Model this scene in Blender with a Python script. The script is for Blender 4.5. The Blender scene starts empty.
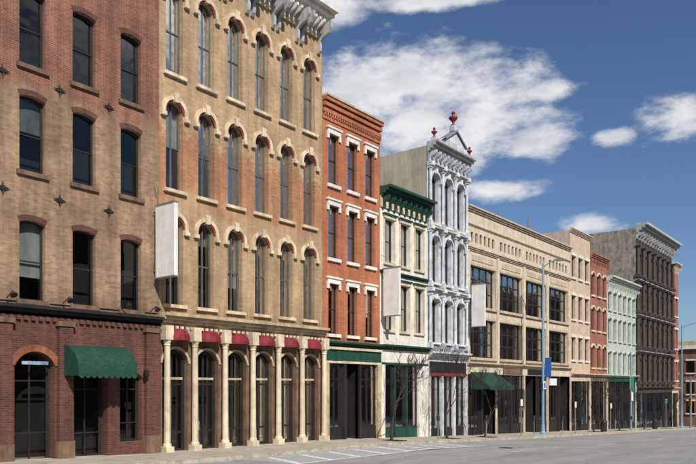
import bpy, math, random
from mathutils import Vector
random.seed(7)
R=random.Random(11)
scene=bpy.context.scene
scene.view_settings.view_transform='Standard'
scene.view_settings.look='None'
scene.view_settings.exposure=0

# ------------------------------------------------------------ materials
def nt(name):
    m=bpy.data.materials.new(name); m.use_nodes=True
    n=m.node_tree.nodes; l=m.node_tree.links
    b=n['Principled BSDF']
    return m,n,l,b
def mth(n,l,op,a,b=None,c=None,clamp=False):
    x=n.new('ShaderNodeMath'); x.operation=op; x.use_clamp=clamp
    for i,v in enumerate((a,b,c)):
        if v is None: continue
        if isinstance(v,(int,float)): x.inputs[i].default_value=v
        else: l.new(v,x.inputs[i])
    return x.outputs[0]
def noise(n,l,vec,scale,detail=4,rough=.55):
    x=n.new('ShaderNodeTexNoise'); x.inputs['Scale'].default_value=scale
    x.inputs['Detail'].default_value=detail; x.inputs['Roughness'].default_value=rough
    l.new(vec,x.inputs['Vector']); return x.outputs['Fac']
def mixc(n,l,f,a,b,mode='MIX'):
    x=n.new('ShaderNodeMix'); x.data_type='RGBA'; x.blend_type=mode
    for s,v in ((x.inputs[0],f),(x.inputs[6],a),(x.inputs[7],b)):
        if isinstance(v,(int,float)): s.default_value=v
        elif isinstance(v,tuple): s.default_value=(*v,1)
        else: l.new(v,s)
    return x.outputs[2]
def scaled(n,l,vec,s):
    x=n.new('ShaderNodeMapping'); x.inputs['Scale'].default_value=s
    l.new(vec,x.inputs['Vector']); return x.outputs[0]
def rng(n,l,v,a,b,c=0,d=1):
    x=n.new('ShaderNodeMapRange'); l.new(v,x.inputs[0])
    for i,k in enumerate((a,b,c,d)): x.inputs[i+1].default_value=k
    return x.outputs[0]
def paint(name,col,rough=.6,var=.25,metal=0,streak=True,scale=1.2):
    m,n,l,b=nt(name)
    g=n.new('ShaderNodeNewGeometry'); P=g.outputs['Position']
    a=noise(n,l,P,scale*2,3,.6)
    s=noise(n,l,scaled(n,l,P,(3,3,.35)),1.2,3,.65) if streak else noise(n,l,P,scale*7,2)
    f=mth(n,l,'ADD',mth(n,l,'MULTIPLY',a,.5),mth(n,l,'MULTIPLY',s,.5))
    f=rng(n,l,f,.36,.62)
    dark=tuple(c*(1-var*1.5) for c in col); lite=tuple(min(1,c*(1+var*.35)) for c in col)
    c=mixc(n,l,f,dark,lite)
    l.new(c,b.inputs['Base Color']); b.inputs['Roughness'].default_value=rough
    b.inputs['Metallic'].default_value=metal
    return m
def brick(name,zones,mortar=(.33,.27,.21),bw=.23,rh=.078,var=.5,edge=.9,grime=()):
    m,n,l,b=nt(name)
    g=n.new('ShaderNodeNewGeometry'); P=g.outputs['Position']
    sp=n.new('ShaderNodeSeparateXYZ'); l.new(P,sp.inputs[0])
    h=mth(n,l,'ADD',sp.outputs[0],sp.outputs[1])
    cb=n.new('ShaderNodeCombineXYZ'); l.new(h,cb.inputs[0]); l.new(sp.outputs[2],cb.inputs[1])
    V=cb.outputs[0]
    t=n.new('ShaderNodeTexBrick'); l.new(V,t.inputs['Vector'])
    t.inputs['Scale'].default_value=1; t.inputs['Mortar Size'].default_value=.008
    t.inputs['Mortar Smooth'].default_value=.3
    t.inputs['Brick Width'].default_value=bw; t.inputs['Row Height'].default_value=rh
    t.inputs['Color1'].default_value=(0,0,0,1); t.inputs['Color2'].default_value=(1,1,1,1); t.inputs['Mortar'].default_value=(.5,.5,.5,1)
    rnd=t.outputs['Color']; mfac=t.outputs['Fac']
    pn=noise(n,l,scaled(n,l,V,(1/bw*.9,1/rh*.55,1)),1.0,1,.5)
    tone=mth(n,l,'ADD',mth(n,l,'MULTIPLY',rnd,.45),mth(n,l,'MULTIPLY',rng(n,l,pn,.3,.7),.55))
    col=None
    if len(zones)>1:
        en=noise(n,l,P,.8,4,.7)
        ze=mth(n,l,'ADD',sp.outputs[2],mth(n,l,'MULTIPLY',mth(n,l,'SUBTRACT',en,.5),edge*4))
        ze=mth(n,l,'ADD',ze,mth(n,l,'MULTIPLY',mth(n,l,'SUBTRACT',tone,.5),.9))
    for (z,a,c2) in zones:
        cc=mixc(n,l,tone,a,c2)
        if col is None: col=cc
        else: col=mixc(n,l,rng(n,l,ze,z-.35,z+.35),col,cc)
    col=mixc(n,l,mfac,col,mortar)
    bn=noise(n,l,P,.5,4,.7)
    big=rng(n,l,bn,.3,.7,1-var*.7,1.15)
    sn=noise(n,l,scaled(n,l,P,(2.4,2.4,.2)),1.,3,.65)
    stk=rng(n,l,sn,.3,.72,1.1,1-var*.75)
    k=mth(n,l,'MULTIPLY',big,stk)
    for z0,hh in grime:   # soot and damp rising above a ledge
        a=rng(n,l,sp.outputs[2],z0,z0+hh,1,0); a2=mth(n,l,'MULTIPLY',a,rng(n,l,sn,.3,.6,.35,1))
        # nothing below the ledge
        k=mth(n,l,'MULTIPLY',k,mth(n,l,'SUBTRACT',1,mth(n,l,'MULTIPLY',a2,.45)))
    kc=n.new('ShaderNodeCombineColor'); [l.new(k,kc.inputs[i]) for i in range(3)]
    col=mixc(n,l,1.0,col,kc.outputs[0],'MULTIPLY')
    l.new(col,b.inputs['Base Color']); b.inputs['Roughness'].default_value=.85
    bp=n.new('ShaderNodeBump'); bp.inputs['Strength'].default_value=.5; bp.inputs['Distance'].default_value=.012
    l.new(mth(n,l,'SUBTRACT',1,mfac),bp.inputs['Height']); l.new(bp.outputs[0],b.inputs['Normal'])
    return m
def glass(name,refl=.02,tint=(.7,.75,.75),wav=.25,gc=.6):
    m,n,l,b=nt(name); n.remove(b)
    out=[x for x in n if x.type=='OUTPUT_MATERIAL'][0]
    g=n.new('ShaderNodeNewGeometry')
    bp=n.new('ShaderNodeBump'); bp.inputs['Strength'].default_value=wav; bp.inputs['Distance'].default_value=.03
    l.new(noise(n,l,g.outputs['Position'],1.7,1),bp.inputs['Height'])
    gl=n.new('ShaderNodeBsdfGlossy'); gl.inputs['Roughness'].default_value=.04; gl.inputs['Color'].default_value=(gc,gc*.98,gc*.93,1); l.new(bp.outputs[0],gl.inputs['Normal'])
    tr=n.new('ShaderNodeBsdfTransparent'); tr.inputs['Color'].default_value=(*tint,1)
    fr=n.new('ShaderNodeFresnel'); fr.inputs['IOR'].default_value=1.45
    f=mth(n,l,'ADD',fr.outputs[0],refl,clamp=True)
    mx=n.new('ShaderNodeMixShader'); l.new(f,mx.inputs[0]); l.new(tr.outputs[0],mx.inputs[1]); l.new(gl.outputs[0],mx.inputs[2])
    l.new(mx.outputs[0],out.inputs[0]); return m

M={}
M['brick1']=brick('brick_buff_to_red',[(0,(.27,.15,.08),(.50,.32,.19)),(13.3,(.20,.058,.034),(.38,.135,.08))],var=.6,grime=((5.5,.9),))
M['brick1g']=brick('brick_dark_red',[(0,(.075,.024,.018),(.19,.062,.04))],mortar=(.16,.11,.09))
M['brick2']=brick('brick_tan_orange_band',[(0,(.44,.28,.15),(.62,.44,.26)),(10.7,(.40,.15,.07),(.58,.27,.13)),(13.5,(.44,.28,.15),(.62,.44,.26))],mortar=(.42,.31,.20),var=.5,grime=((5.75,.7),))
M['brick3']=brick('brick_orange',[(0,(.36,.10,.045),(.56,.19,.08))],mortar=(.38,.2,.13),var=.35,grime=((5.1,.6),))
M['brickred']=brick('brick_pinkred',[(0,(.30,.085,.055),(.42,.15,.10))],mortar=(.4,.28,.22),var=.4)
M['brickside']=brick('brick_painted_cream',[(0,(.52,.46,.36),(.62,.56,.44))],mortar=(.50,.44,.34),var=.45)
M['brickdark']=brick('brick_far_brown',[(0,(.2,.09,.06),(.28,.14,.09))])
M['cream']=paint('cream_paint',(.68,.59,.43),.6,.25)
M['creamdk']=paint('buff_stone',(.54,.43,.28),.8,.32)
M['hood']=paint('hood_stone',(.70,.58,.41),.8,.32)
M['white']=paint('white_trim',(.79,.76,.69),.6,.18)
M['brownst']=paint('brown_stone',(.19,.115,.072),.85,.4)
M['redp']=paint('crimson_canvas',(.22,.012,.022),.75,.3,streak=False)
M['reddk']=paint('red_trim',(.30,.035,.03),.6,.3)
M['greenc']=paint('green_canvas',(.006,.06,.036),.8,.35,streak=False)
M['greent']=paint('green_trim',(.015,.07,.045),.55,.25)
M['black']=paint('black_paint',(.022,.02,.02),.5,.3)
M['frame']=paint('dark_frame',(.03,.028,.028),.45,.3)
M['framegrey']=paint('weathered_sash_paint',(.12,.125,.12),.5,.3)
M['bluegrey']=paint('pale_grey_iron',(.60,.64,.68),.55,.28)
M['bluegrey2']=paint('slate_trim_paint',(.24,.27,.31),.6,.3)  # darker slate colour for panels, frieze and pediment cap
M['buff6']=paint('buff_terracotta',(.64,.55,.42),.8,.2)
M['buff6d']=paint('buff_moulding',(.56,.46,.34),.8,.26)
M['pink7']=paint('pinkish_stucco',(.60,.47,.36),.85,.22)
M['green9']=paint('pale_green_paint',(.52,.59,.52),.6,.22)
M['brown10']=paint('umber_iron_front',(.08,.062,.05),.6,.4)
M['grey10']=paint('weathered_render',(.33,.29,.23),.9,.4)
M['greytrim']=paint('pale_grey_cornice',(.48,.49,.48),.6,.3)
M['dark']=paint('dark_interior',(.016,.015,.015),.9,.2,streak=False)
M['blind']=paint('window_blind',(.32,.33,.31),.9,.2)
M['curtain']=paint('shade_grey',(.14,.15,.145),.9,.4)
M['roof']=paint('roof_gravel',(.18,.17,.16),.95,.3)
M['bluepole']=paint('pale_blue_steel',(.20,.38,.55),.45,.15,.1)
M['steel']=paint('galvanised_steel',(.4,.41,.42),.4,.15,.6)
M['signblue']=paint('sign_blue',(.03,.12,.42),.5,.1,streak=False)
M['signgreen']=paint('sign_green',(.02,.22,.14),.5,.1,streak=False)
M['signwhite']=paint('sign_white',(.82,.81,.78),.5,.12)
M['poster1']=paint('poster_paper',(.6,.58,.5),.7,.3,streak=False,scale=4)
M['poster2']=paint('poster_red',(.4,.07,.05),.7,.4,streak=False,scale=4)
M['yellow']=paint('signal_yellow',(.55,.33,.03),.5,.15,streak=False)
M['bark']=paint('bark',(.05,.038,.03),.9,.4)
M['neon']=paint('sign_panel_paleblue',(.3,.4,.6),.4,.4,streak=False)
M['glass']=glass('window_glass',.02)
M['glass2']=glass('old_window_glass',.05,(.85,.88,.86),.35,.7)
M['shopglass']=glass('shop_glass',.0,(.68,.70,.70),.1,.6)

# ------------------------------------------------------------ mesh builder
class MB:
    def __init__(s): s.v=[]; s.f=[]
    def poly(s,pts):
        i=len(s.v); s.v+= [tuple(p) for p in pts]; s.f.append(tuple(range(i,i+len(pts))))
    def box(s,x0,x1,y0,y1,z0,z1):
        i=len(s.v)
        s.v+=[(x0,y0,z0),(x1,y0,z0),(x1,y1,z0),(x0,y1,z0),(x0,y0,z1),(x1,y0,z1),(x1,y1,z1),(x0,y1,z1)]
        for f in ((0,3,2,1),(4,5,6,7),(0,1,5,4),(1,2,6,5),(2,3,7,6),(3,0,4,7)): s.f.append(tuple(i+k for k in f))
    def profile_x(s,x0,x1,prof):
        n=len(prof); i=len(s.v)
        s.v+=[(x0,y,z) for y,z in prof]+[(x1,y,z) for y,z in prof]
        for k in range(n):
            k2=(k+1)%n; s.f.append((i+k,i+k2,i+n+k2,i+n+k))
        s.f.append(tuple(i+k for k in range(n))); s.f.append(tuple(i+n+k for k in reversed(range(n))))
    def lathe(s,cx,cy,prof,n=12):
        i=len(s.v)
        for r,z in prof:
            for k in range(n):
                a=2*math.pi*k/n; s.v.append((cx+r*math.cos(a),cy+r*math.sin(a),z))
        for j in range(len(prof)-1):
            for k in range(n):
                k2=(k+1)%n; s.f.append((i+j*n+k,i+j*n+k2,i+(j+1)*n+k2,i+(j+1)*n+k))
        s.f.append(tuple(i+(len(prof)-1)*n+k for k in range(n)))
    def tube(s,p,q,r0,r1,n=6):
        p=Vector(p);q=Vector(q);d=(q-p).normalized()
        a=d.orthogonal().normalized(); b=d.cross(a); i=len(s.v)
        for c,r in ((p,r0),(q,r1)):
            for k in range(n):
                t=2*math.pi*k/n; s.v.append(tuple(c+a*r*math.cos(t)+b*r*math.sin(t)))
        for k in range(n):
            k2=(k+1)%n; s.f.append((i+k,i+k2,i+n+k2,i+n+k))
        s.f.append(tuple(i+n+k for k in range(n)))
    def dome(s,xc,y,zb,rx,ry,rz,n=8,m=5,val=.1):
        i=len(s.v)
        for j in range(m+1):
            e=math.pi/2*j/m
            for k in range(n+1):
                a=math.pi*k/n
                s.v.append((xc+rx*math.cos(a)*math.cos(e),y-ry*math.sin(a)*math.cos(e),zb+rz*math.sin(e)))
        w=n+1
        for j in range(m):
            for k in range(n): s.f.append((i+j*w+k,i+j*w+k+1,i+(j+1)*w+k+1,i+(j+1)*w+k))
        for k in range(n):
            a=s.v[i+k]; b=s.v[i+k+1]; s.poly([a,b,(b[0],b[1],b[2]-val),(a[0],a[1],a[2]-val)])
    def obj(s,name,mat,parent=None,smooth=False):
        me=bpy.data.meshes.new(name); me.from_pydata(s.v,[],s.f); me.update()
        if smooth:
            for p in me.polygons: p.use_smooth=True
        o=bpy.data.objects.new(name,me); scene.collection.objects.link(o)
        me.materials.append(mat)
        if parent: o.parent=parent
        return o
class Thing:
    def __init__(s,name): s.name=name; s.parts={}
    def p(s,part,mat):
        k=(part,mat)
        if k not in s.parts: s.parts[k]=MB()
        return s.parts[k]
    def done(s):
        e=bpy.data.objects.new(s.name,None); scene.collection.objects.link(e); e.empty_display_size=.5
        for (part,mat),mb in s.parts.items(): mb.obj(part,M[mat],e)
        return e

def arc(xa,xb,zs,rise,n=12,off=0):
    w=(xb-xa)/2; xc=(xa+xb)/2
    if rise<=0: return [(xa-off,zs+off),(xb+off,zs+off)]
    r=(rise*rise+w*w)/(2*rise); zc=zs+rise-r
    a0=math.atan2(zs-zc,-w); a1=math.atan2(zs-zc,w)
    return [(xc+(r+off)*math.cos(a0+(a1-a0)*k/n), zc+(r+off)*math.sin(a0+(a1-a0)*k/n)) for k in range(n+1)]
def outline(xa,xb,za,zb,rise,ins=0):
    xa+=ins;xb-=ins;za+=ins;zb-=ins
    rise=min(rise,(xb-xa)/2)
    top=arc(xa,xb,zb-rise,rise)
    return [(xa,za)]+top+[(xb,za)]
def wall(mb,x0,x1,z0,z1,y,ops,depth=.22,cap=True):
    xs=sorted(set([x0,x1]+[v for o in ops for v in o[:2]])); zs=sorted(set([z0,z1]+[v for o in ops for v in o[2:4]]))
    for i in range(len(xs)-1):
        for j in range(len(zs)-1):
            cx=(xs[i]+xs[i+1])/2; cz=(zs[j]+zs[j+1])/2
            if any(o[0]<cx<o[1] and o[2]<cz<o[3] for o in ops): continue
            mb.poly([(xs[i],y,zs[j]),(xs[i+1],y,zs[j]),(xs[i+1],y,zs[j+1]),(xs[i],y,zs[j+1])])
    for o in ops:
        xa,xb,za,zb=o[:4]; rise=o[4] if len(o)>4 else 0; d=o[5] if len(o)>5 else depth
        pts=outline(xa,xb,za,zb,rise)
        if rise>0:
            top=pts[1:-1]
            for a,b in zip(top[:-1],top[1:]): mb.poly([(a[0],y,a[1]),(b[0],y,b[1]),(b[0],y,zb),(a[0],y,zb)])
        n=len(pts)
        for k in range(n):
            a=pts[k];b=pts[(k+1)%n]
            mb.poly([(a[0],y,a[1]),(a[0],y+d+.02,a[1]),(b[0],y+d+.02,b[1]),(b[0],y,b[1])])
    if cap and y<0:
        for x in (x0,x1): mb.poly([(x,y,z0),(x,0,z0),(x,0,z1),(x,y,z1)])
        mb.poly([(x0,y,z1),(x1,y,z1),(x1,0,z1),(x0,0,z1)])
def ring(mb,po,pi,y0,y1):
    n=len(po)
    for k in range(n):
        a,b=po[k],po[(k+1)%n]; c,d=pi[k],pi[(k+1)%n]
        mb.poly([(a[0],y0,a[1]),(b[0],y0,b[1]),(d[0],y0,d[1]),(c[0],y0,c[1])])
        mb.poly([(c[0],y0,c[1]),(d[0],y0,d[1]),(d[0],y1,d[1]),(c[0],y1,c[1])])
RP=random.Random(5)
def window(B,xa,xb,za,zb,rise=0,y=0,depth=.22,fm='frame',fw=.06,rails=(.5,),mull=(),gm='glass',blind=.5,bt=.045):
    yy=y+depth
    po=outline(xa,xb,za,zb,rise); pi=outline(xa,xb,za,zb,rise,fw)
    ring(B.p('window_frames',fm),po,pi,yy-.06,yy+.02)
    tx=R.uniform(-.012,.012)
    B.p('window_glass',gm).poly([(p[0],yy+tx*(p[1]-za)/(zb-za),p[1]) for p in po])
    f=B.p('window_frames',fm)
    for r in rails:
        z=za+(zb-rise*.4-za)*r; f.box(xa+fw*.9,xb-fw*.9,yy-.045,yy+.015,z-bt/2,z+bt/2)
    for r in mull:
        x=xa+(xb-xa)*r
        top=zb-fw*.9
        if rise: 
            w=(xb-xa)/2; top=zb-fw-rise*(abs(x-(xa+xb)/2)/w)**2
        f.box(x-bt/2,x+bt/2,yy-.05,yy+.012,za+fw*.9,top)
    if R.random()<blind:
        drop=R.choice((.25,.45,.5,.5,.7,1)); z=zb-(zb-za)*drop
        B.p('window_blinds',R.choice(('blind','curtain','curtain'))).poly([(xa,yy+.1,z),(xb,yy+.1,z),(xb,yy+.1,zb),(xa,yy+.1,zb)])
    if gm=='shopglass' and RP.random()<.45:
        for _ in range(RP.choice((1,1,2))):
            w=RP.uniform(.2,.4); h=w*RP.uniform(1.1,1.5); x=RP.uniform(xa+.15,max(xa+.16,xb-.15-w)); z=max(za,zg((xa+xb)/2))+RP.uniform(.7,1.3)
            B.p('window_posters',RP.choice(('poster1','poster1','poster2'))).box(x,x+w,yy+.05,yy+.06,z,z+h)
    return (xa,xb,za,zb,rise,depth)
def hood(mb,xa,xb,zb,rise,t,y0,leg=.0,inner=0,y1=.02,n=12):
    zs=zb-rise
    a=arc(xa,xb,zs,rise,n,inner); b=arc(xa,xb,zs,rise,n,inner+t)
    if leg: a=[(a[0][0],zs-leg)]+a+[(a[-1][0],zs-leg)]; b=[(b[0][0],zs-leg)]+b+[(b[-1][0],zs-leg)]
    for k in range(len(a)-1):
        p,q,r,s_=a[k],a[k+1],b[k+1],b[k]
        mb.poly([(p[0],y0,p[1]),(q[0],y0,q[1]),(r[0],y0,r[1]),(s_[0],y0,s_[1])])
        mb.poly([(p[0],y0,p[1]),(q[0],y0,q[1]),(q[0],y1,q[1]),(p[0],y1,p[1])])
        mb.poly([(s_[0],y0,s_[1]),(r[0],y0,r[1]),(r[0],y1,r[1]),(s_[0],y1,s_[1])])
    for p,s_ in ((a[0],b[0]),(a[-1],b[-1])):
        mb.poly([(p[0],y0,p[1]),(s_[0],y0,s_[1]),(s_[0],y1,s_[1]),(p[0],y1,p[1])])
def body(B,mat,x0,x1,z1,dy=16,z0=-7,roof='roof',sidemat=None):
    m=B.p('side_walls',sidemat or mat)
    for x in (x0,x1): m.poly([(x,0,z0),(x,dy,z0),(x,dy,z1),(x,0,z1)])
    m.poly([(x0,dy,z0),(x1,dy,z0),(x1,dy,z1),(x0,dy,z1)])
    B.p('roof',roof).poly([(x0,0,z1),(x1,0,z1),(x1,dy,z1),(x0,dy,z1)])
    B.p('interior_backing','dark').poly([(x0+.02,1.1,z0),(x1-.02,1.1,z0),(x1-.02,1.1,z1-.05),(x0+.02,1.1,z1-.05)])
def cornice(mb,x0,x1,z0,z1,proj,steps=4,ov=0):
    prof=[(.03,z0)]
    h=(z1-z0)
    for k in range(steps):
        a=proj*(k+1)/steps; 
        prof+= [(-a,z0+h*k/steps),(-a,z0+h*(k+1)/steps)]
    prof+=[(.03,z1)]
    mb.profile_x(x0-ov,x1+ov,prof)
def bracket(mb,xc,w,z0,z1,proj):
    h=z1-z0
    prof=[(.02,z0),(-.08*proj-.04,z0),(-.22*proj,z0+.08*h),(-.25*proj,z0+.25*h),(-.2*proj-.03,z0+.4*h),(-.4*proj,z0+.5*h),(-.85*proj,z0+.62*h),(-proj,z0+.78*h),(-proj,z1),(.02,z1)]
    mb.profile_x(xc-w/2,xc+w/2,prof)
def awning(mb,x0,x1,zt,zb,proj,y=0,curved=True,val=.18,n=8):
    pts=[]
    for k in range(n+1):
        t=k/n
        if curved: a=t*math.pi/2; pts.append((y-proj*math.sin(a),zb+(zt-zb)*math.cos(a)))
        else: pts.append((y-proj*t,zt+(zb-zt)*t))
    # scalloped skirt
    for a,b in zip(pts[:-1],pts[1:]): mb.poly([(x0,a[0],a[1]),(x1,a[0],a[1]),(x1,b[0],b[1]),(x0,b[0],b[1])])
    k=int((x1-x0)/.24); ye=y-proj
    for i in range(k):
        a=x0+(x1-x0)*i/k; b=x0+(x1-x0)*(i+1)/k; m_=(a+b)/2; w=(b-a)/2
        mb.poly([(a,ye,zb),(a,ye,zb-val*.72),(m_-w*.55,ye-.01,zb-val*.95),(m_,ye-.012,zb-val),(m_+w*.55,ye-.01,zb-val*.95),(b,ye,zb-val*.72),(b,ye,zb)])
    for x in (x0,x1): mb.poly([(x,p[0],p[1]) for p in pts]+[(x,ye,zb-val*.72),(x,y,zb-val*.72)])
def column(mb,cx,cy,z0,z1,r,n=12):
    h=z1-z0
    mb.box(cx-r*1.5,cx+r*1.5,cy-r*1.5,cy+r*1.5,z0,z0+.35)
    mb.lathe(cx,cy,[(r*1.35,z0+.35),(r*1.35,z0+.42),(r*1.05,z0+.5),(r,z0+h*.35),(r*.9,z1-.35),(r*1.1,z1-.33),(r*.92,z1-.28),(r*1.35,z1-.1)],n)
    mb.box(cx-r*1.45,cx+r*1.45,cy-r*1.45,cy+r*1.45,z1-.1,z1)

# ------------------------------------------------------------ ground profile
ZP=[(-600,3),(-60,.8),(11,.2),(18,0),(28,-.1),(33.4,-.3),(43.8,-.72),(63.5,-1.4),(84,-2.1),(103,-2.85),(150,-4.3),(260,-6),(4000,-6)]
def zg(x):
    for (a,za),(b,zb) in zip(ZP[:-1],ZP[1:]):
        if x<=b: return za+(zb-za)*(x-a)/(b-a)
    return ZP[-1][1]
def strip(name,mat,x0,x1,y0,y1,dz,step=4,parent=None):
    mb=MB(); n=max(1,int((x1-x0)/step))
    for k in range(n):
        a=x0+(x1-x0)*k/n; b=x0+(x1-x0)*(k+1)/n
        i=len(mb.v); mb.v+=[(a,y0,zg(a)+dz),(b,y0,zg(b)+dz),(b,y1,zg(b)+dz),(a,y1,zg(a)+dz)]; mb.f.append((i,i+1,i+2,i+3))
    return mb.obj(name,mat,parent)

# ============================================================ BUILDING 1
B=Thing('brick_corner_building'); x0,x1=2.0,17.79
body(B,'brick1',x0,x1,20)
ops=[];cols=[6.4,8.4,10.45,12.46,14.45,16.48]
for xc in cols:
    for za,zb in ((5.77,8.57),(10.27,12.95),(14.0,16.7)):
        ops.append(window(B,xc-.47,xc+.47,za,zb,.1,depth=.26,fw=.06,blind=.25))
        hood(B.p('window_arches','brick1g'),xc-.47,xc+.47,zb,.1,.2,-.012)
        B.p('window_sills','brownst').box(xc-.58,xc+.58,-.1,.05,za-.16,za-.002)
wall(B.p('facade','brick1'),x0,x1,5.5,20,0,ops)
g=[(11.75,13.2,-7,3.95,.5,.45),(13.95,15.35,-7,3.45,.25,.5),(15.88,16.88,.55,3.3,.25,.3),(8.6,10.6,-7,3.8,.3,.45),(5,7.4,-7,3.8,.3,.45)]
wall(B.p('ground_floor_facade','brick1g'),x0,x1,-7,5.3,-.14,g)
for o in g:
    hood(B.p('ground_floor_arches','brick3' if o[0]>11 and o[0]<13 else 'brick1g'),o[0],o[1],o[3],o[4],.24,-.2,inner=.01)
    window(B,o[0],o[1],max(o[2],.05),o[3],o[4],y=-.14,depth=o[5],fm='black',fw=.1,rails=(.28,.78),mull=(.5,) ,gm='shopglass',blind=0)
for a,b in ((13.28,13.82),(16.98,17.6),(11.1,11.6),(7.7,8.3)):
    B.p('ground_floor_piers','brick1g').box(a,b,-.34,-.1,-7,4.9); B.p('pier_caps','brownst').box(a-.06,b+.06,-.4,-.1,4.9,5.08)
    B.p('pier_base','brownst').box(a-.04,b+.04,-.38,-.1,-7,.75)
cornice(B.p('street_cornice','black'),x0,x1,5.22,5.56,.42,3)
for k in range(60):
    x=x0+.1+k*.262
    B.p('street_cornice_dentils','brick1g').box(x,x+.13,-.24,-.1,5.05,5.2)
for xx in (13.46,15.47,11.4,9.4):
    for z in (9.5,13.5):
        m=B.p('wall_anchor_stars','black')
        for k in range(2):
            a=math.pi*k/2; c,s_=math.cos(a),math.sin(a); L=.27;w=.07
            m.poly([(xx-c*L,-.035,z-s_*L),(xx+s_*w,-.06,z-c*w),(xx+c*L,-.035,z+s_*L),(xx-s_*w,-.06,z+c*w)])
        m.box(xx-.07,xx+.07,-.07,.0,z-.07,z+.07)
for xx in (11.5,13.55,16.0,17.3):
    m=B.p('gooseneck_lamps','black'); m.tube((xx,-.1,5.75),(xx,-.5,5.95),.02,.02); m.tube((xx,-.5,5.95),(xx,-.62,5.8),.03,.13,10)
B.p('lunette_sign','neon').box(12.0,12.95,-.17,-.13,3.5,3.62)
awning(B.p('door_awning','greenc'),13.45,15.85,4.25,3.35,1.15,y=-.16,val=.32)
for xx in (13.5,15.75):
    m=B.p('awning_frame','steel'); m.tube((xx,-1.28,3.14),(xx,-.2,3.14),.018,.018,5)
for xx in (13.62,16.9):
    B.p('wall_lanterns','black').box(xx-.07,xx+.07,-.5,-.34,3.1,3.4)
B.p('side_door_lamp','steel').lathe(15.6,-.3,[(.08,3.5),(.1,3.6),(.02,3.75)],8)
m=B.p('facade_cables','black'); 
for a,b,z in ((2.2,10,5.72),(10,17.7,5.68)): m.tube((a,-.03,z),(b,-.03,z+.05),.015,.015,5)
B.done()

# ============================================================ BUILDING 2
B=Thing('arcaded_brick_building'); x0,x1=17.81,28.19
body(B,'brick2',x0,x1,21.8)
cs=[18.6,20.31,22.02,23.73,25.44,27.15]; ops=[]
for xc in cs:
    for za,zb in ((6.17,9.88),(11.0,14.7),(15.87,19.6)):
        ops.append(window(B,xc-.44,xc+.44,za,zb,.44,depth=.3,fm='framegrey',fw=.06,rails=(.52,),mull=(.5,),gm='glass2',blind=.75,bt=.055))
        hood(B.p('window_hoods','hood'),xc-.44,xc+.44,zb,.44,.16,-.1,leg=.12,inner=.07)
        hood(B.p('window_hood_inner','reddk'),xc-.44,xc+.44,zb,.44,.08,-.04,leg=0,inner=-.005)
        h=B.p('window_hoods','hood')
        h.poly([(xc-.1,-.17,zb-.04),(xc+.1,-.17,zb-.04),(xc+.15,-.17,zb+.36),(xc-.15,-.17,zb+.36)])
        h.box(xc-.1,xc+.1,-.165,.02,zb-.03,zb+.33)
        for s_ in (-1,1): h.box(xc+s_*.6-.12,xc+s_*.6+.12,-.15,.02,zb-.44-.28,zb-.44-.12)
        h.box(xc-.58,xc+.58,-.14,.05,za-.14,za-.002)
wall(B.p('facade','brick2'),x0,x1,5.7,21.8,0,ops)
g=[]
for xc in cs:
    hw=.66
    g.append(window(B,xc-hw,xc+hw,-.05,4.3,.6,y=-.05,depth=.3,fm='black',fw=.13,rails=(.2,.7),mull=(.5,),gm='shopglass',blind=0,bt=.09))
g=[(a,b,-7,d,e,f) for a,b,c,d,e,f in g]
wall(B.p('ground_floor_facade','brownst'),x0,x1,-7,5.25,-.05,g)
for xc in cs:
    hood(B.p('arcade_arches','creamdk'),xc-.66,xc+.66,4.3,.6,.1,-.1,leg=.0,inner=.02)
    B.p('transom_grilles','creamdk').box(xc-.56,xc+.56,.17,.2,3.02,3.12)
pcs=[18.0]+[(a+b)/2 for a,b in zip(cs[:-1],cs[1:])]+[28.0]
for x in pcs:
    column(B.p('columns','cream'),x,-.3,zg(x)-.1,4.75,.135)
    B.p('column_blocks','cream').box(x-.2,x+.2,-.48,0,4.752,5.24)
for xc in cs: B.p('arch_awnings','redp').dome(xc,-.07,4.75,.62,.6,.46)
cornice(B.p('street_cornice','creamdk'),x0,x1,5.25,5.78,.55,4)
for k in range(39): 
    x=x0+.08+k*.266; B.p('street_cornice_dentils','cream').box(x,x+.13,-.35,-.27,5.14,5.25)
B.p('cornice_frieze','hood').box(x0,x1,-.12,.02,20.95,21.6)
cornice(B.p('roof_cornice','white'),x0,x1,21.6,22.25,1.15,4,.0)
for i,x in enumerate(pcs):
    for d in (-.17,.17):
        if x0+.1<x+d<x1-.1: bracket(B.p('cornice_brackets','greytrim'),x+d,.15,20.15,21.6,.95)
for xc in cs:
    for d in (-.32,0,.32): bracket(B.p('cornice_brackets','white'),xc+d,.1,21.0,21.6,.8)
B.done()

# ============================================================ BUILDING 3
B=Thing('orange_brick_building'); x0,x1=28.21,33.39
body(B,'brick3',x0,x1,18.0)
ops=[]
for xc in (29.12,30.78,32.43):
    for za,zb in ((5.55,8.25),(9.62,12.45),(13.58,16.28)):
        ops.append(window(B,xc-.42,xc+.42,za,zb,0,depth=.25,fm='frame',fw=.06,blind=.35))
        w=B.p('window_lintels','white'); w.box(xc-.55,xc+.55,-.1,.05,zb+.002,zb+.26); w.box(xc-.62,xc+.62,-.16,.05,zb+.262,zb+.36)
        for s_ in (-1,1): w.box(xc+s_*.5-.08,xc+s_*.5+.08,-.09,.05,zb-.28,zb)
        w.box(xc-.54,xc+.54,-.13,.05,za-.17,za-.002)
wall(B.p('facade','brick3'),x0,x1,5.15,18,0,ops)
for z,p in ((16.95,.06),(17.3,.14),(17.62,.2),(17.9,.3)):
    B.p('corbelled_cornice','brick3').box(x0,x1,-p,.02,z,z+.2)
for k in range(26):
    x=x0+.08+k*.2; B.p('corbel_teeth','brick3').box(x,x+.1,-.13,.02,17.15,17.3)
B.p('coping','creamdk').box(x0,x1,-.36,.3,18.1,18.2)
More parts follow.
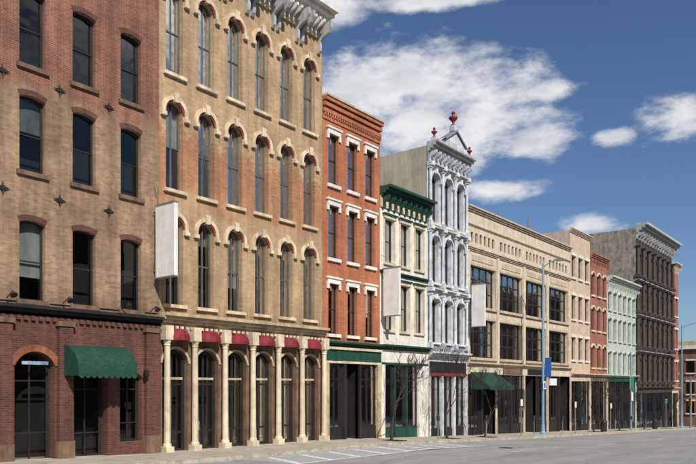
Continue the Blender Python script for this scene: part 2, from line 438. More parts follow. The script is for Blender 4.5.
cornice(B.p('shop_cornice','greent'),x0,x1,4.85,5.15,.4,3); B.p('shop_fascia_stripe','cream').box(x0,x1,-.22,.0,4.72,4.85)
B.p('shop_fascia','greent').box(x0,x1,-.12,.05,4.1,4.72); B.p('shop_fascia_low','cream').box(x0,x1,-.15,.05,3.98,4.1)
for a,b in ((28.21,28.62),(29.95,30.1),(31.3,31.45),(33.05,33.39)):
    B.p('shop_piers','creamdk' if a<28.5 else ('frame' if a<32 else 'creamdk')).box(a,b,-.14,.2,-7,3.98)
g=[(28.62,29.95),(30.1,31.3),(31.45,33.05)]
for i,(a,b) in enumerate(g):
    if i==1: window(B,a,b,-.3,3.98,0,y=0,depth=.8,fm='black',fw=.1,rails=(.7,),mull=(.5,),gm='shopglass',blind=0); B.p('door_reveals','black').box(a-.02,a,0,.8,-7,3.98);B.p('door_reveals','black').box(b,b+.02,0,.8,-7,3.98)
    else:
        window(B,a,b,.45,3.98,0,depth=.12,fm='black',fw=.07,rails=(.76,),mull=(.5,),gm='shopglass',blind=0); B.p('shop_bulkhead','black').box(a,b,.03,.15,-7,.45)
B.p('chimney','brick3').box(30,30.9,7,8,18.01,19.6)
B.done()

# ============================================================ BUILDING 4
B=Thing('cream_green_building'); x0,x1=33.41,38.59
body(B,'white',x0,x1,14.3)
ops=[]
for xc in (34.35,36.0,37.65):
    for za,zb in ((10.1,12.7),(6.1,8.9)):
        ops.append(window(B,xc-.48,xc+.48,za,zb,0,depth=.25,fm='frame',fw=.07,blind=.35))
        w=B.p('window_surrounds','cream'); w.box(xc-.62,xc+.62,-.12,.05,zb+.002,zb+.2); w.box(xc-.6,xc+.6,-.12,.05,za-.15,za-.002)
        w.box(xc-.6,xc-.482,-.06,.05,za,zb); w.box(xc+.482,xc+.6,-.06,.05,za,zb)
        B.p('window_caps','greent').box(xc-.7,xc+.7,-.2,.05,zb+.202,zb+.3)
wall(B.p('facade','white'),x0,x1,5.1,14.3,0,ops)
cornice(B.p('roof_cornice','greent'),x0,x1,13.95,14.5,.8,4); B.p('cornice_frieze','cream').box(x0,x1,-.08,.02,13.3,13.95)
for k in range(9): bracket(B.p('cornice_brackets','greent'),x0+.25+k*.585,.14,13.2,13.95,.55)
cornice(B.p('floor_band','greent'),x0,x1,9.42,9.6,.2,2)
cornice(B.p('shop_cornice','greent'),x0,x1,4.9,5.2,.45,3); B.p('shop_fascia','white').box(x0,x1,-.1,.05,4.15,4.9); B.p('shop_fascia_strip','greent').box(x0,x1,-.13,.05,4.02,4.15)
for a,b in ((33.41,33.8),(37.5,38.59)): B.p('shop_piers','white').box(a,b,-.12,.2,-7,4.02)
for x in (34.95,36.25): B.p('shop_posts','greent').box(x-.05,x+.05,-.05,.2,-7,4.02)
for a,b in ((33.8,34.9),(35.0,36.2),(36.3,37.5)):
    window(B,a,b,.2,4.02,0,depth=.12,fm='frame',fw=.06,rails=(.75,),gm='shopglass',blind=0); B.p('shop_bulkhead','greent').box(a,b,.03,.15,-7,.2)
B.done()

# ============================================================ BUILDING 5
B=Thing('ornate_iron_front_building'); x0,x1=38.61,43.79
body(B,'bluegrey',x0,x1,18.3,sidemat='brickside',dy=20)
cx=[39.55,41.2,42.85]; ops=[]
for xc in cx:
    for za,zb,rs in ((13.4,16.7,.5),(9.5,12.6,.5),(5.6,8.5,.25)):
        ops.append(window(B,xc-.52,xc+.52,za,zb,rs,depth=.35,fm='frame',fw=.07,blind=.35,gm='glass'))
        hood(B.p('window_hoods','bluegrey'),xc-.52,xc+.52,zb,rs,.13,-.16,leg=.1,inner=.03)
        B.p('keystones','white').box(xc-.08,xc+.08,-.24,.02,zb-.05,zb+.28)
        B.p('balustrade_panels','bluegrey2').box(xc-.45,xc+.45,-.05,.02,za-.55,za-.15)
        B.p('window_sills','white').box(xc-.58,xc+.58,-.18,.02,za-.12,za-.002)
wall(B.p('facade','bluegrey'),x0,x1,4.6,18.3,0,ops)
px_=[38.78,40.375,42.025,43.62]
for x in px_:
    for z0,z1 in ((5.3,8.75),(9.3,12.85),(13.2,16.95)):
        column(B.p('engaged_columns','bluegrey'),x,-.16,z0-.1,z1,.1,10)
for z in (9.0,13.0,17.1):
    cornice(B.p('floor_entablatures','bluegrey'),x0,x1,z-.12,z+.12,.36,3)
    for x in px_: B.p('entablature_blocks','white').box(x-.15,x+.15,-.42,0,z-.1,z+.14)
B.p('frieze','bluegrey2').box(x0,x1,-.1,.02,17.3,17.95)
cornice(B.p('roof_cornice','greytrim'),x0,x1,17.95,18.55,.85,4)
for k in range(10): bracket(B.p('cornice_brackets','bluegrey'),x0+.25+k*.52,.14,17.3,17.95,.6)
p=B.p('pediment','bluegrey')
prof=[(40.0,18.56),(42.6,18.56),(42.6,18.95),(41.3,19.75),(40.0,18.95)]
for y in (-.6,-.2): p.poly([(a,y,z) for a,z in prof])
for a,b in zip(prof,prof[1:]+prof[:1]): p.poly([(a[0],-.6,a[1]),(b[0],-.6,b[1]),(b[0],-.2,b[1]),(a[0],-.2,a[1])])
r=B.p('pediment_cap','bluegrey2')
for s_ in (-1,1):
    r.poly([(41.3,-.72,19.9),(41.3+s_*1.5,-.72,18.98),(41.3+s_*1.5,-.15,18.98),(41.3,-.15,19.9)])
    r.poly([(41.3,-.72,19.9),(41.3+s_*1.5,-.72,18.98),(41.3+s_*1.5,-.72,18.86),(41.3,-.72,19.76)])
for x,zb_,k in ((38.85,18.55,.6),(41.3,19.85,.95),(43.55,18.55,.6)):
    B.p('finial_pedestals','bluegrey').box(x-.2*k,x+.2*k,-.6,-.2,zb_-.02,zb_+.4*k)
    B.p('roof_urns','reddk').lathe(x,-.4,[(.06,zb_+.4*k),(.2*k,zb_+.45*k),(.06,zb_+.55*k),(.12*k,zb_+.7*k),(.3*k,zb_+.9*k),(.32*k,zb_+1.0*k),(.12*k,zb_+1.05*k),(.1*k,zb_+1.2*k),(.16*k,zb_+1.3*k),(.02,zb_+1.5*k)],12)
cornice(B.p('shop_cornice','bluegrey'),x0,x1,4.5,5.0,.5,4)
B.p('shop_sign_board','black').box(x0+.2,x1-.2,-.12,.03,3.6,4.35); B.p('shop_fascia','bluegrey').box(x0,x1,-.06,.05,3.4,4.5)
for x in (38.8,40.4,42.0,43.6): B.p('shop_columns','bluegrey').box(x-.09,x+.09,-.14,.2,-7,3.4)
for a,b in ((38.89,40.31),(40.49,41.91),(42.09,43.51)):
    window(B,a,b,-.1,3.4,0,depth=.15,fm='black',fw=.07,rails=(.75,),mull=(.5,),gm='shopglass',blind=0); B.p('shop_bulkhead','black').box(a,b,.03,.18,-7,-.1)
B.p('shop_red_valance','reddk').box(x0+.2,x1-.2,-.2,-.125,3.45,3.6)
B.done()

# ============================================================ BUILDING 6
B=Thing('buff_commercial_building'); x0,x1=43.81,63.49
body(B,'buff6',x0,x1,15.4,dy=22,sidemat='grey10')
bays=[(44.35,48.3),(49.0,53.0),(53.7,57.8),(58.5,62.9)]; ops=[]
for a,b in bays:
    for za,zb in ((8.5,11.4),(4.8,7.6)):
        ops.append(window(B,a,b,za,zb,0,depth=.3,fm='frame',fw=.1,rails=(.36,.68),mull=(.25,.5,.75),gm='glass',blind=0,bt=.1))
        for k in range(4):
            if R.random()<.5:
                w=(b-a)/4; z=zb-(zb-za)*R.choice((.34,.66,.34))
                B.p('window_blinds','blind').poly([(a+k*w+.05,.4,z),(a+k*w+w-.05,.4,z),(a+k*w+w-.05,.4,zb),(a+k*w+.05,.4,zb)])
        B.p('window_sills','buff6d').box(a-.12,b+.12,-.16,.05,za-.18,za-.002)
        ring(B.p('window_surrounds','buff6d'),[(a-.16,za-.01),(b+.16,za-.01),(b+.16,zb+.16),(a-.16,zb+.16)],[(a+.0,za),(b,za),(b,zb),(a,zb)],-.05,.01)
    for k in range(6):
        w=(b-a)/6
        ops.append(window(B,a+w*k+.14,a+w*k+w-.14,13.05,13.75,0,depth=.2,fm='frame',fw=.05,rails=(),blind=0))
wall(B.p('facade','buff6'),x0,x1,4.0,15.4,0,ops)
for x in (43.99,48.65,53.35,58.15,63.2):
    B.p('pilasters','buff6').box(x-.17 if x>44 else x-.15,x+.17,-.1,.02,4.45,12.4)
for z,p_,h in ((12.4,.22,.3),(14.15,.12,.15),(15.2,.3,.35),(4.15,.3,.3)): cornice(B.p('mouldings','buff6d'),x0,x1,z,z+h,p_,3)
for a,b in bays: B.p('spandrel_panels','buff6d').box(a+.3,b-.3,-.04,.02,11.75,12.15)
xs=[43.81,46.1,48.4,51.0,53.4,55.8,58.2,60.8,63.49]
for i,x in enumerate(xs): 
    a=max(x0,x-.13); b=min(x1,x+.13); B.p('shop_piers','black' if i%2 else 'buff6d').box(a,b,-.08,.2,-7,3.6)
B.p('shop_fascia','buff6').box(x0,x1,-.05,.05,3.6,4.15)
for i,(a,b) in enumerate(zip(xs[:-1],xs[1:])):
    a+=.13;b-=.13
    dp=.12 if i%3!=1 else .9
    zb0=-.3 if dp<.5 else -1.3
    window(B,a,b,zb0,3.6,0,depth=dp,fm=('black','frame','black')[i%3],fw=.08,rails=(.72,),mull=(.33,.66),gm='shopglass',blind=0,bt=.07)
    if dp<.5: B.p('shop_bulkhead',('black','brownst','black')[i%3]).box(a,b,.03,.15,-7,-.3)
    else: B.p('door_reveals','black').box(a-.02,a,0,.9,-7,3.6);B.p('door_reveals','black').box(b,b+.02,0,.9,-7,3.6)
B.p('shop_panels','signwhite').box(58.8,60.3,-.02,.06,2.8,3.4)
B.p('shop_sign_boards','brownst').box(49.5,52.8,-.11,-.05,3.68,4.1); B.p('shop_sign_boards','black').box(54,57.5,-.11,-.05,3.68,4.1)
awning(B.p('shop_awning','greenc'),44.3,48.2,3.75,2.75,1.5,y=-.09,curved=False,val=.3)
B.p('rooftop_hut','grey10').box(54.5,58.5,5,9,15.41,17.3)
B.p('rooftop_hut','grey10').box(49,50.2,3,4.2,15.41,16.3)
B.p('rooftop_pipes','steel').tube((53,2,15.4),(53,2,17.2),.08,.08); B.p('rooftop_pipes','steel').tube((60,2.5,15.4),(60,2.5,17.9),.1,.1)
B.done()

# ============================================================ remaining terrace
def simple(name,x0,x1,top,mat,ncol,rows,sh,ww=.9,side=None,trim='white',cor='white',ch=.6,cp=.6,rise=0,gm='glass',shoptop=3.2,brk=True,dy=18,fm='frame'):
    B=Thing(name); x0+=.01;x1-=.01
    body(B,mat,x0,x1,top,sidemat=side,dy=dy); ops=[]
    sp=(x1-x0)/ncol
    for i in range(ncol):
        xc=x0+sp*(i+.5)
        for za,zb in rows:
            ops.append(window(B,xc-ww/2,xc+ww/2,za,zb,rise,depth=.28,fm=fm,fw=.08,blind=.4,gm=gm,bt=.07))
            t=B.p('window_trim',trim)
            if rise: hood(t,xc-ww/2,xc+ww/2,zb,rise,.17,-.1,inner=.02)
            else: t.box(xc-ww/2-.14,xc+ww/2+.14,-.12,.05,zb+.002,zb+.25)
            t.box(xc-ww/2-.12,xc+ww/2+.12,-.14,.05,za-.18,za-.002)
    wall(B.p('facade',mat),x0,x1,shoptop+.7,top,0,ops)
    cornice(B.p('roof_cornice',cor),x0,x1,top-ch*.5,top+ch*.5,cp,4)
    if brk:
        n=ncol*2+1
        for k in range(n): bracket(B.p('cornice_brackets',cor),x0+.15+(x1-x0-.3)*k/(n-1),.18,top-ch*.5-.7,top-ch*.5,cp*.7)
    cornice(B.p('shop_cornice',sh[0]),x0,x1,shoptop+.45,shoptop+.75,.4,3)
    B.p('shop_fascia',sh[1]).box(x0,x1,-.06,.05,shoptop,shoptop+.45)
    n=max(2,ncol//2+1); zf=zg((x0+x1)/2)
    for k in range(n+1):
        x=x0+(x1-x0)*k/n; B.p('shop_posts',sh[0] if k in (0,n) else 'black').box(max(x0,x-.14),min(x1,x+.14),-.08,.2,-8,shoptop)
        if k<n:
            a=x+.14;b=x+(x1-x0)/n-.14
            window(B,a,b,zf+.5,shoptop,0,depth=.12,fm='black',fw=.08,rails=(.72,),mull=(.5,),gm='shopglass',blind=0)
            B.p('shop_bulkhead','black').box(a,b,.03,.15,-8,zf+.5)
    return B
simple('pinkish_stucco_building',63.5,68.8,17.2,'pink7',3,((5.2,7.3),(9.0,11.2),(12.9,14.9)),('pink7','pink7'),side='pink7',cor='pink7',ch=.4,cp=.3,brk=False,dy=24).done()
simple('red_brick_building',68.8,73.9,15.6,'brickred',3,((4.6,6.8),(8.3,10.6),(11.8,14.0)),('cream','brownst'),trim='hood',cor='brickred',rise=.3,ch=.6,cp=.4).done()
simple('pale_green_building',73.9,84.0,13.9,'green9',6,((3.9,6.4),(7.6,9.9),(10.8,12.7)),('green9','greent'),trim='green9',cor='green9',rise=.2,ch=.7,cp=.7,fm='greent').done()
B=simple('dark_iron_front_building',84.0,100.2,21.0,'brown10',7,((3.2,6.0),(7.4,10.2),(11.6,14.3),(15.7,18.3)),('brown10','brown10'),ww=1.45,side='grey10',trim='brown10',cor='greytrim',rise=.35,ch=1.1,cp=1.3,dy=14,shoptop=1.9,fm='black')
for k in range(8):
    x=84.2+15.8*k/7
    for z0,z1 in ((2.9,6.6),(7.0,10.8),(11.2,14.9),(15.3,19.0)): column(B.p('iron_columns','brown10'),x,-.2,z0,z1,.2,10)
for z in (6.8,11.0,15.1): cornice(B.p('floor_bands','greytrim'),84.02,100.18,z-.08,z+.08,.3,2)
B.p('side_opening','dark').box(83.96,84.02,4,6,16.2,18.2)
B.done()
simple('narrow_brick_building',100.2,103.6,19.0,'brickred',2,((3.5,6.0),(7.8,10.4),(12.2,14.6)),('cream','cream'),cor='cream',shoptop=1.8).done()
B=simple('far_corner_building',119,140,8.8,'brickdark',8,((1.2,3.4),(4.8,7.0)),('cream','white'),shoptop=-.4,side='brickdark')
for z in (-1.5,1.5,4.8):
    for y in (1.2,3.6,6.0,8.4):
        B.p('side_windows','glass2').box(118.93,118.99,y,y+1.1,z,z+1.9); B.p('side_sills','white').box(118.8,119.0,y-.15,y+1.25,z-.2,z-.002); B.p('side_lintels','white').box(118.85,119.0,y-.15,y+1.25,z+1.902,z+2.15)
B.p('side_cornice','white').box(118.6,119.0,-.3,18,8.5,9.1)
B.done()
simple('far_block_building',140,170,11,'creamdk',9,((1,3.2),(4.6,6.8),(8,9.8)),('cream','white'),shoptop=-1).done()

def across(xa,xb,h,mat):  # out-of-view row added, tall and set back, to darken window reflections
    T=Thing('unseen_reflected_block'); z0=zg(xa)-3
    T.p('walls',mat).box(xa,xb,-62,-46,z0,h)
    T.p('cornice','hood').box(xa-.2,xb+.2,-62.2,-45.5,h,h+.7)
    k=int((xb-xa)/2.6)
    for i in range(k):
        x=xa+(xb-xa)*(i+.5)/k
        for z in range(3,int(h)-2,4):
            T.p('windows','dark').box(x-.6,x+.6,-46.05,-45.95,z,z+2.3); T.p('sills','hood').box(x-.75,x+.75,-46.05,-45.85,z-.2,z)
    T.done()
for xa,xb,h,mt in ((-20,6,21,'brickdark'),(6.5,30,25,'brick1g'),(30.5,52,22,'brickdark'),(52.5,80,26,'brown10'),(80.5,112,22,'brick1g'),(125,165,24,'brickdark'),(165.5,230,26,'brick1g'),(230.5,330,26,'brown10')): across(xa,xb,h,mt)

def blade(x,y0,y1,z0,z1):
    S=Thing('blank_blade_sign')
    s=S.p('panel','signwhite'); s.box(x-.09,x+.09,y0,y1,z0,z1)
    f=S.p('frame','steel')
    for z in (z0-.05,z1): f.box(x-.12,x+.12,y0-.03,y1+.03,z,z+.05)
    for z in (z0+.3,z1-.3): f.tube((x,y1,z),(x,.0,z),.035,.035)
    f.tube((x,y0+.2,z1+.05),(x,.0,z1+.9),.015,.015,5)
    S.done()
blade(17.55,-1.45,-.25,7.15,10.05); blade(33.5,-1.35,-.25,6.85,9.6); blade(43.75,-1.5,-.5,6.9,9.8)

# ============================================================ trees
def tree(x,y,h,seed):
    r=random.Random(seed); mb=MB(); z0=zg(x)
    def grow(p,d,L,rad,dep):
        segs=3; q=p
        for k in range(segs):
            d=(d+Vector((r.uniform(-.14,.14),r.uniform(-.14,.14),r.uniform(-.02,.1)))).normalized()
            n=q+d*L/segs; r1=max(.009,rad*(1-.15*(k+1))); mb.tube(q,n,max(.009,rad*(1-.15*k)),r1,5 if dep>2 else 4)
            if dep>0 and k>0:
                for _ in range(1 if k<segs-1 else 2):
                    a=r.uniform(0,2*math.pi); sp=r.uniform(.4,.8)
                    s=d.orthogonal().normalized(); s2=d.cross(s)
                    nd=(d*math.cos(sp)+(s*math.cos(a)+s2*math.sin(a))*math.sin(sp)); nd.z+=.18; nd.normalize()
                    grow(n,nd,L*r.uniform(.6,.78),r1*.72,dep-1)
            q=n
    mb.tube((x,y,z0-.1),(x,y,z0+.15),.12,.085,8)
    grow(Vector((x,y,z0+.1)),Vector((0,0,1)),h*.40,.08,5)
    mb.obj('bare_street_tree',M['bark'])
    g=MB(); g.box(x-.6,x+.6,y-.6,y+.6,z0-.1,z0+.012); g.obj('tree_grate',M['black'])
for i,(x,h) in enumerate(((31.3,4.9),(37.2,4.7),(42.2,4.3),(63.2,4.6),(70.5,4.2),(79,4.4),(88,4.4))): tree(x,-2.3,h,20+i)

# ============================================================ street furniture
def lamp(x,y,h,arm=2.0,d=(0,-1),sign=None):
    S=Thing('street_lamp'); z=zg(x)
    p=S.p('pole','bluepole'); p.lathe(x,y,[(.22,z-.1),(.22,z+.15),(.15,z+.25),(.14,z+.6),(.11,z+.8),(.095,z+h*.5),(.07,z+h)],12)
    pts=[Vector((x,y,z+h-.3))+Vector((d[0]*arm*t,d[1]*arm*t,.5*math.sin(t*math.pi/2))) for t in (0,.25,.5,.75,1)]
    for a,b in zip(pts[:-1],pts[1:]): S.p('arm','bluepole').tube(a,b,.04,.035)
    e=pts[-1]; S.p('luminaire','steel').box(e.x-.14,e.x+.14,e.y-.45,e.y+.2,e.z-.1,e.z+.05)
    S.p('luminaire_lens','signwhite').box(e.x-.1,e.x+.1,e.y-.38,e.y+.1,e.z-.15,e.z-.1)
    if sign:
        S.p('banner',sign).box(x+.12,x+.16,y-.6,y-.1,z+4.4,z+5.9)
        S.p('banner_arms','bluepole').tube((x+.14,y,z+5.92),(x+.14,y-.65,z+5.92),.02,.02)
        S.p('small_sign','signwhite').box(x-.25,x+.25,y-.14,y-.11,z+3.5,z+4.1)
        S.p('small_sign_text','signblue').box(x-.15,x+.15,y-.147,y-.141,z+3.6,z+4.0)
    S.done()
lamp(51.8,-2.3,13.2,1.2,sign='signblue'); lamp(95.5,-2.3,13.0,2.0); lamp(112,9,10.5,1.6,d=(-1,0))
def signpost(x,y,mat,h=3.0,w=.5,hh=.6):
    S=Thing('street_sign'); z=zg(x)
    S.p('post','steel').tube((x,y,z-.1),(x,y,z+h),.035,.035)
    S.p('panel',mat).box(x-w/2,x+w/2,y-.06,y-.04,z+h-hh,z+h)
    S.p('border','signwhite').box(x-w/2-.02,x+w/2+.02,y-.038,y-.036,z+h-hh-.02,z+h+.02)
    S.done()
signpost(46.5,-2.9,'signwhite',2.6,.3,.45); signpost(57,-2.9,'signwhite',2.6,.3,.45); signpost(66,-2.9,'signwhite',2.6,.3,.45)
signpost(85.5,-2.9,'signgreen',3.4,.9,.5); signpost(91,-2.8,'signwhite',3.2,.6,.8)
S=Thing('traffic_sign_pole'); x,y=74.3,-2.3; z=zg(x)
S.p('pole','bluepole').lathe(x,y,[(.16,z-.1),(.1,z+.4),(.07,z+8)],10); S.p('panel','signgreen').box(x-.6,x+.6,y-.14,y-.1,z+4.2,z+5.5); S.p('panel_border','signwhite').box(x-.64,x+.64,y-.098,y-.09,z+4.16,z+5.54); S.p('lower_panel','signwhite').box(x-.3,x+.3,y-.14,y-.1,z+3.0,z+3.9); S.done()
# traffic signal at the cross street
S=Thing('traffic_signal'); x,y=97.5,-2.9; z=zg(x)
S.p('pole','steel').lathe(x,y,[(.2,z-.1),(.14,z+.4),(.1,z+6.6)],10); S.p('mast_arm','steel').tube((x,y,z+6.2),(x,y-5.5,z+6.5),.08,.05,8)
for yy_,zz in ((y-5.2,6.4),(y-2.6,6.3),(y-.0,3.9)):
    dx=-.25
    S.p('signal_head','yellow').box(x+dx-.12,x+dx+.1,yy_-.17,yy_+.17,z+zz-1.05,z+zz)
    for k in range(3): S.p('signal_lenses','black').tube((x+dx-.12,yy_,z+zz-.18-k*.34),(x+dx-.28,yy_,z+zz-.18-k*.34),.13,.13,10)
S.done()
def meter(x):
    S=Thing('parking_meter'); y=-3.0; z=zg(x)
    S.p('post','steel').tube((x,y,z-.05),(x,y,z+1.1),.03,.03,8); S.p('head','frame').lathe(x,y,[(.04,z+1.1),(.09,z+1.15),(.095,z+1.35),(.07,z+1.45),(.02,z+1.48)],10); S.done()
for x in (35,41,48.5,54,60,67,72,77,83): meter(x)
def bin_(x):
    S=Thing('litter_bin'); y=-2.6; z=zg(x)
    S.p('drum','black').lathe(x,y,[(.24,z),(.28,z+.1),(.28,z+.85),(.3,z+.9)],14); S.p('lid','black').lathe(x,y,[(.31,z+.9),(.28,z+1.0),(.12,z+1.12),(.02,z+1.14)],14); S.done()
for x in (65,82): bin_(x)

# ============================================================ ground
def ground_mats():
    m,n,l,b=nt('concrete_pavement'); g=n.new('ShaderNodeNewGeometry'); P=g.outputs['Position']
    t=n.new('ShaderNodeTexBrick'); l.new(P,t.inputs['Vector']); t.offset=0
    t.inputs['Scale'].default_value=1; t.inputs['Brick Width'].default_value=1.5; t.inputs['Row Height'].default_value=1.13; t.inputs['Mortar Size'].default_value=.015
    t.inputs['Color1'].default_value=(.42,.37,.30,1); t.inputs['Color2'].default_value=(.50,.44,.36,1); t.inputs['Mortar'].default_value=(.16,.14,.12,1)
    s=rng(n,l,noise(n,l,P,1.3,6,.7),.3,.7,.65,1.1); k=n.new('ShaderNodeCombineColor'); [l.new(s,k.inputs[i]) for i in range(3)]
    l.new(mixc(n,l,1.,t.outputs['Color'],k.outputs[0],'MULTIPLY'),b.inputs['Base Color']); b.inputs['Roughness'].default_value=.9
    M['pave']=m
    m,n,l,b=nt('worn_asphalt'); g=n.new('ShaderNodeNewGeometry'); P=g.outputs['Position']
    big=noise(n,l,scaled(n,l,P,(.12,.9,1)),1,4,.65); fine=noise(n,l,P,40,2,.7); mid=noise(n,l,P,1.1,5,.7)
    f=mth(n,l,'ADD',mth(n,l,'MULTIPLY',big,.6),mth(n,l,'MULTIPLY',mid,.4))
    c=mixc(n,l,rng(n,l,f,.38,.62),(.24,.24,.24),(.36,.355,.345))
    c=mixc(n,l,rng(n,l,fine,.35,.65,0,.35),c,(.18,.18,.18))
    v=n.new('ShaderNodeTexVoronoi'); v.feature='DISTANCE_TO_EDGE'; v.inputs['Scale'].default_value=.28
    w=n.new('ShaderNodeVectorMath'); w.operation='ADD'
    nn=n.new('ShaderNodeTexNoise'); nn.inputs['Scale'].default_value=1.2; nn.inputs['Detail'].default_value=3; l.new(P,nn.inputs['Vector']); l.new(P,w.inputs[0]); l.new(nn.outputs['Color'],w.inputs[1]); l.new(w.outputs[0],v.inputs['Vector'])
    cr=rng(n,l,v.outputs['Distance'],.0,.012,.7,0); c=mixc(n,l,cr,c,(.11,.11,.11))
    l.new(c,b.inputs['Base Color']); b.inputs['Roughness'].default_value=.85
    M['asph']=m
    M['kerb']=paint('kerb_stone',(.44,.41,.35),.85,.3,streak=False)
    M['ground']=paint('bare_ground',(.16,.14,.11),.95,.3,streak=False,scale=.2)
    m,n,l,b=nt('worn_road_paint'); g=n.new('ShaderNodeNewGeometry'); P=g.outputs['Position']
    f=rng(n,l,noise(n,l,P,6,5,.75),.38,.52); l.new(mixc(n,l,f,(.42,.42,.41),(.78,.78,.75)),b.inputs['Base Color']); b.inputs['Roughness'].default_value=.7
    M['line']=m
    M['palepad']=paint('pale_concrete_pad',(.40,.425,.44),.8,.25,streak=False,scale=3)
ground_mats()
strip('ground',M['ground'],-600,3000,-2500,2500,-.35,20)
strip('road',M['asph'],-150,900,-20.5,-3.5,-.13,4)
strip('pavement',M['pave'],-150,103.6,-3.36,1.0,0,4)
strip('pavement',M['pave'],116,400,-3.36,1.0,0,4)
strip('pavement',M['pave'],-150,400,-44,-20.6,0,4)
strip('cross_street',M['asph'],103.6,116,-3.5,120,-.134,4)
def kerb(xa,xb,ya,yb):
    mb=MB(); n=int((xb-xa)/2)
    for k in range(n):
        a=xa+(xb-xa)*k/n+.006; b=xa+(xb-xa)*(k+1)/n-.006
        i=len(mb.v); mb.v+=[(a,ya,zg(a)-.3),(b,ya,zg(b)-.3),(b,yb,zg(b)-.3),(a,yb,zg(a)-.3),(a,ya,zg(a)+.004),(b,ya,zg(b)+.004),(b,yb,zg(b)+.004),(a,yb,zg(a)+.004)]
        for f in ((0,3,2,1),(4,5,6,7),(0,1,5,4),(1,2,6,5),(2,3,7,6),(3,0,4,7)): mb.f.append(tuple(i+k for k in f))
    mb.obj('kerb',M['kerb'])
kerb(-60,103.6,-3.52,-3.34); kerb(116,300,-3.52,-3.34); kerb(-60,300,-20.62,-20.44)
strip('gutter',M['kerb'],-60,103.6,-4.0,-3.522,-.125,4)
L=bpy.data.objects.new('road_markings',None); scene.collection.objects.link(L)
def line(xa,xb,ya,yb,m='line',dz=-.122): strip('painted_line',M[m],xa,xb,ya,yb,dz,3,L)
line(19,34,-6.4,-4.1,'palepad',-.126)
line(18.8,34.2,-6.58,-6.4); line(18.8,34.2,-4.1,-4.02)
for k in range(8):
    x=19.2+k*1.85; mb=MB()
    mb.poly([(x,-6.4,zg(x)-.121),(x+.32,-6.4,zg(x+.32)-.121),(x+1.1,-4.1,zg(x+1.1)-.121),(x+.78,-4.1,zg(x+.78)-.121)]); mb.obj('hatch',M['line'],L)
for x in (41,47,53,59,65,71,77,83,89): line(x,x+.12,-6.3,-4.05)
for k in range(20): line(30+k*12,33+k*12,-9.9,-9.78)
for k in range(7): line(99.5,102.5,-19.6+k*2.3,-18.7+k*2.3)
mh=MB(); mh.lathe(33,-8.2,[(.38,zg(33)-.14),(.38,zg(33)-.12)],20); mh.obj('manhole_cover',M['black'])

# ============================================================ sun, sky
az_s=math.radians(207); el_s=math.radians(40)
sd=Vector((math.sin(az_s)*math.cos(el_s),math.cos(az_s)*math.cos(el_s),math.sin(el_s)))
ld=bpy.data.lights.new('sun','SUN'); ld.energy=5.0; ld.angle=math.radians(.5); ld.color=(1,.93,.83)
lo=bpy.data.objects.new('sun',ld); scene.collection.objects.link(lo); lo.rotation_euler=sd.to_track_quat('Z','Y').to_euler(); lo.location=(0,-40,60)
W=bpy.data.worlds.new('World'); scene.world=W; W.use_nodes=True
n=W.node_tree.nodes; l=W.node_tree.links; bg=n['Background']
sky=n.new('ShaderNodeTexSky'); sky.sky_type='NISHITA'; sky.sun_disc=False; sky.sun_elevation=el_s; sky.sun_rotation=az_s
sky.air_density=1.0; sky.dust_density=.5; sky.ozone_density=3
tc=n.new('ShaderNodeTexCoord'); D=tc.outputs['Generated']
sp=n.new('ShaderNodeSeparateXYZ'); l.new(D,sp.inputs[0])
az=mth(n,l,'MULTIPLY',mth(n,l,'ARCTAN2',sp.outputs[1],sp.outputs[0]),57.2958)
el=mth(n,l,'MULTIPLY',mth(n,l,'ARCSINE',sp.outputs[2]),57.2958)
blobs=[(36.5,22.6,5,3.6),(31,23.4,5.5,3.0),(27.0,21.4,5.5,3.6),(23.8,18.6,3.4,1.6),(32.5,19.6,6,3.6),(39,20,4,4),(22.6,22,2.4,.9),
 (30,28.6,7,.7),(40,28.3,3,1.2),(17.4,18.3,1.6,.75),(12.8,18.9,3,1.6),(19.2,12.2,2.6,.9),(26.0,15.4,3.5,.8),
 (80,26,20,6),(-60,28,26,7),(-135,30,20,7),(140,30,16,7)]
cur=None
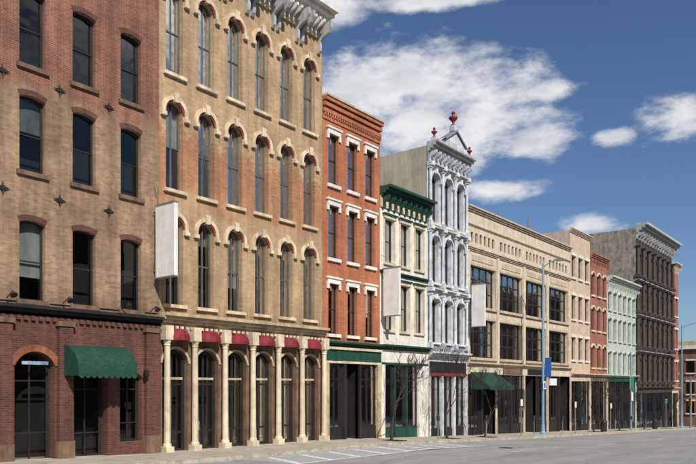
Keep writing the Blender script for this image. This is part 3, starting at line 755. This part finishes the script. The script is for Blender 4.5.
for a,e,ra,re in blobs:
    u=mth(n,l,'DIVIDE',mth(n,l,'SUBTRACT',az,a),ra); v=mth(n,l,'DIVIDE',mth(n,l,'SUBTRACT',el,e),re)
    q=mth(n,l,'SQRT',mth(n,l,'ADD',mth(n,l,'MULTIPLY',u,u),mth(n,l,'MULTIPLY',v,v)))
    q=mth(n,l,'SUBTRACT',1,q)
    cur=q if cur is None else mth(n,l,'MAXIMUM',cur,q)
cur=mth(n,l,'MAXIMUM',cur,-1.2)
Ds=scaled(n,l,D,(1,1,1.9))
n1=noise(n,l,Ds,7,8,.62)
n2=noise(n,l,scaled(n,l,D,(1,1,2.6)),26,5,.6)
fb=mth(n,l,'ADD',mth(n,l,'MULTIPLY',mth(n,l,'SUBTRACT',n1,.5),3.4),mth(n,l,'MULTIPLY',mth(n,l,'SUBTRACT',n2,.5),1.5))
dens=mth(n,l,'ADD',mth(n,l,'MULTIPLY',cur,1.25),fb)
mr=n.new('ShaderNodeMapRange'); mr.interpolation_type='SMOOTHSTEP'; l.new(dens,mr.inputs[0]); mr.inputs[1].default_value=-.25; mr.inputs[2].default_value=1.0
cl=mr.outputs[0]
sh=noise(n,l,scaled(n,l,D,(1,1,2.2)),11,4,.55)
shade=rng(n,l,mth(n,l,'ADD',sh,mth(n,l,'MULTIPLY',mth(n,l,'SUBTRACT',dens,.7),.10)),.45,.72)
skyc=mixc(n,l,1.,sky.outputs[0],(.54,.62,.73),'MULTIPLY')
cloudc=mixc(n,l,shade,(7.2,7.2,7.3),(5.0,5.25,5.7))
c=mixc(n,l,mth(n,l,'MULTIPLY',cl,.96),skyc,cloudc)
l.new(c,bg.inputs[0]); bg.inputs[1].default_value=.12

# ============================================================ camera
cd=bpy.data.cameras.new('camera'); cam=bpy.data.objects.new('camera',cd); scene.collection.objects.link(cam)
cd.sensor_width=36; cd.lens=36.2; cd.shift_y=.2213; cd.clip_end=6000; cd.clip_start=.1
cam.location=(0,-24,2.75); cam.rotation_euler=(math.radians(90),0,math.radians(38.3-90))
scene.camera=cam
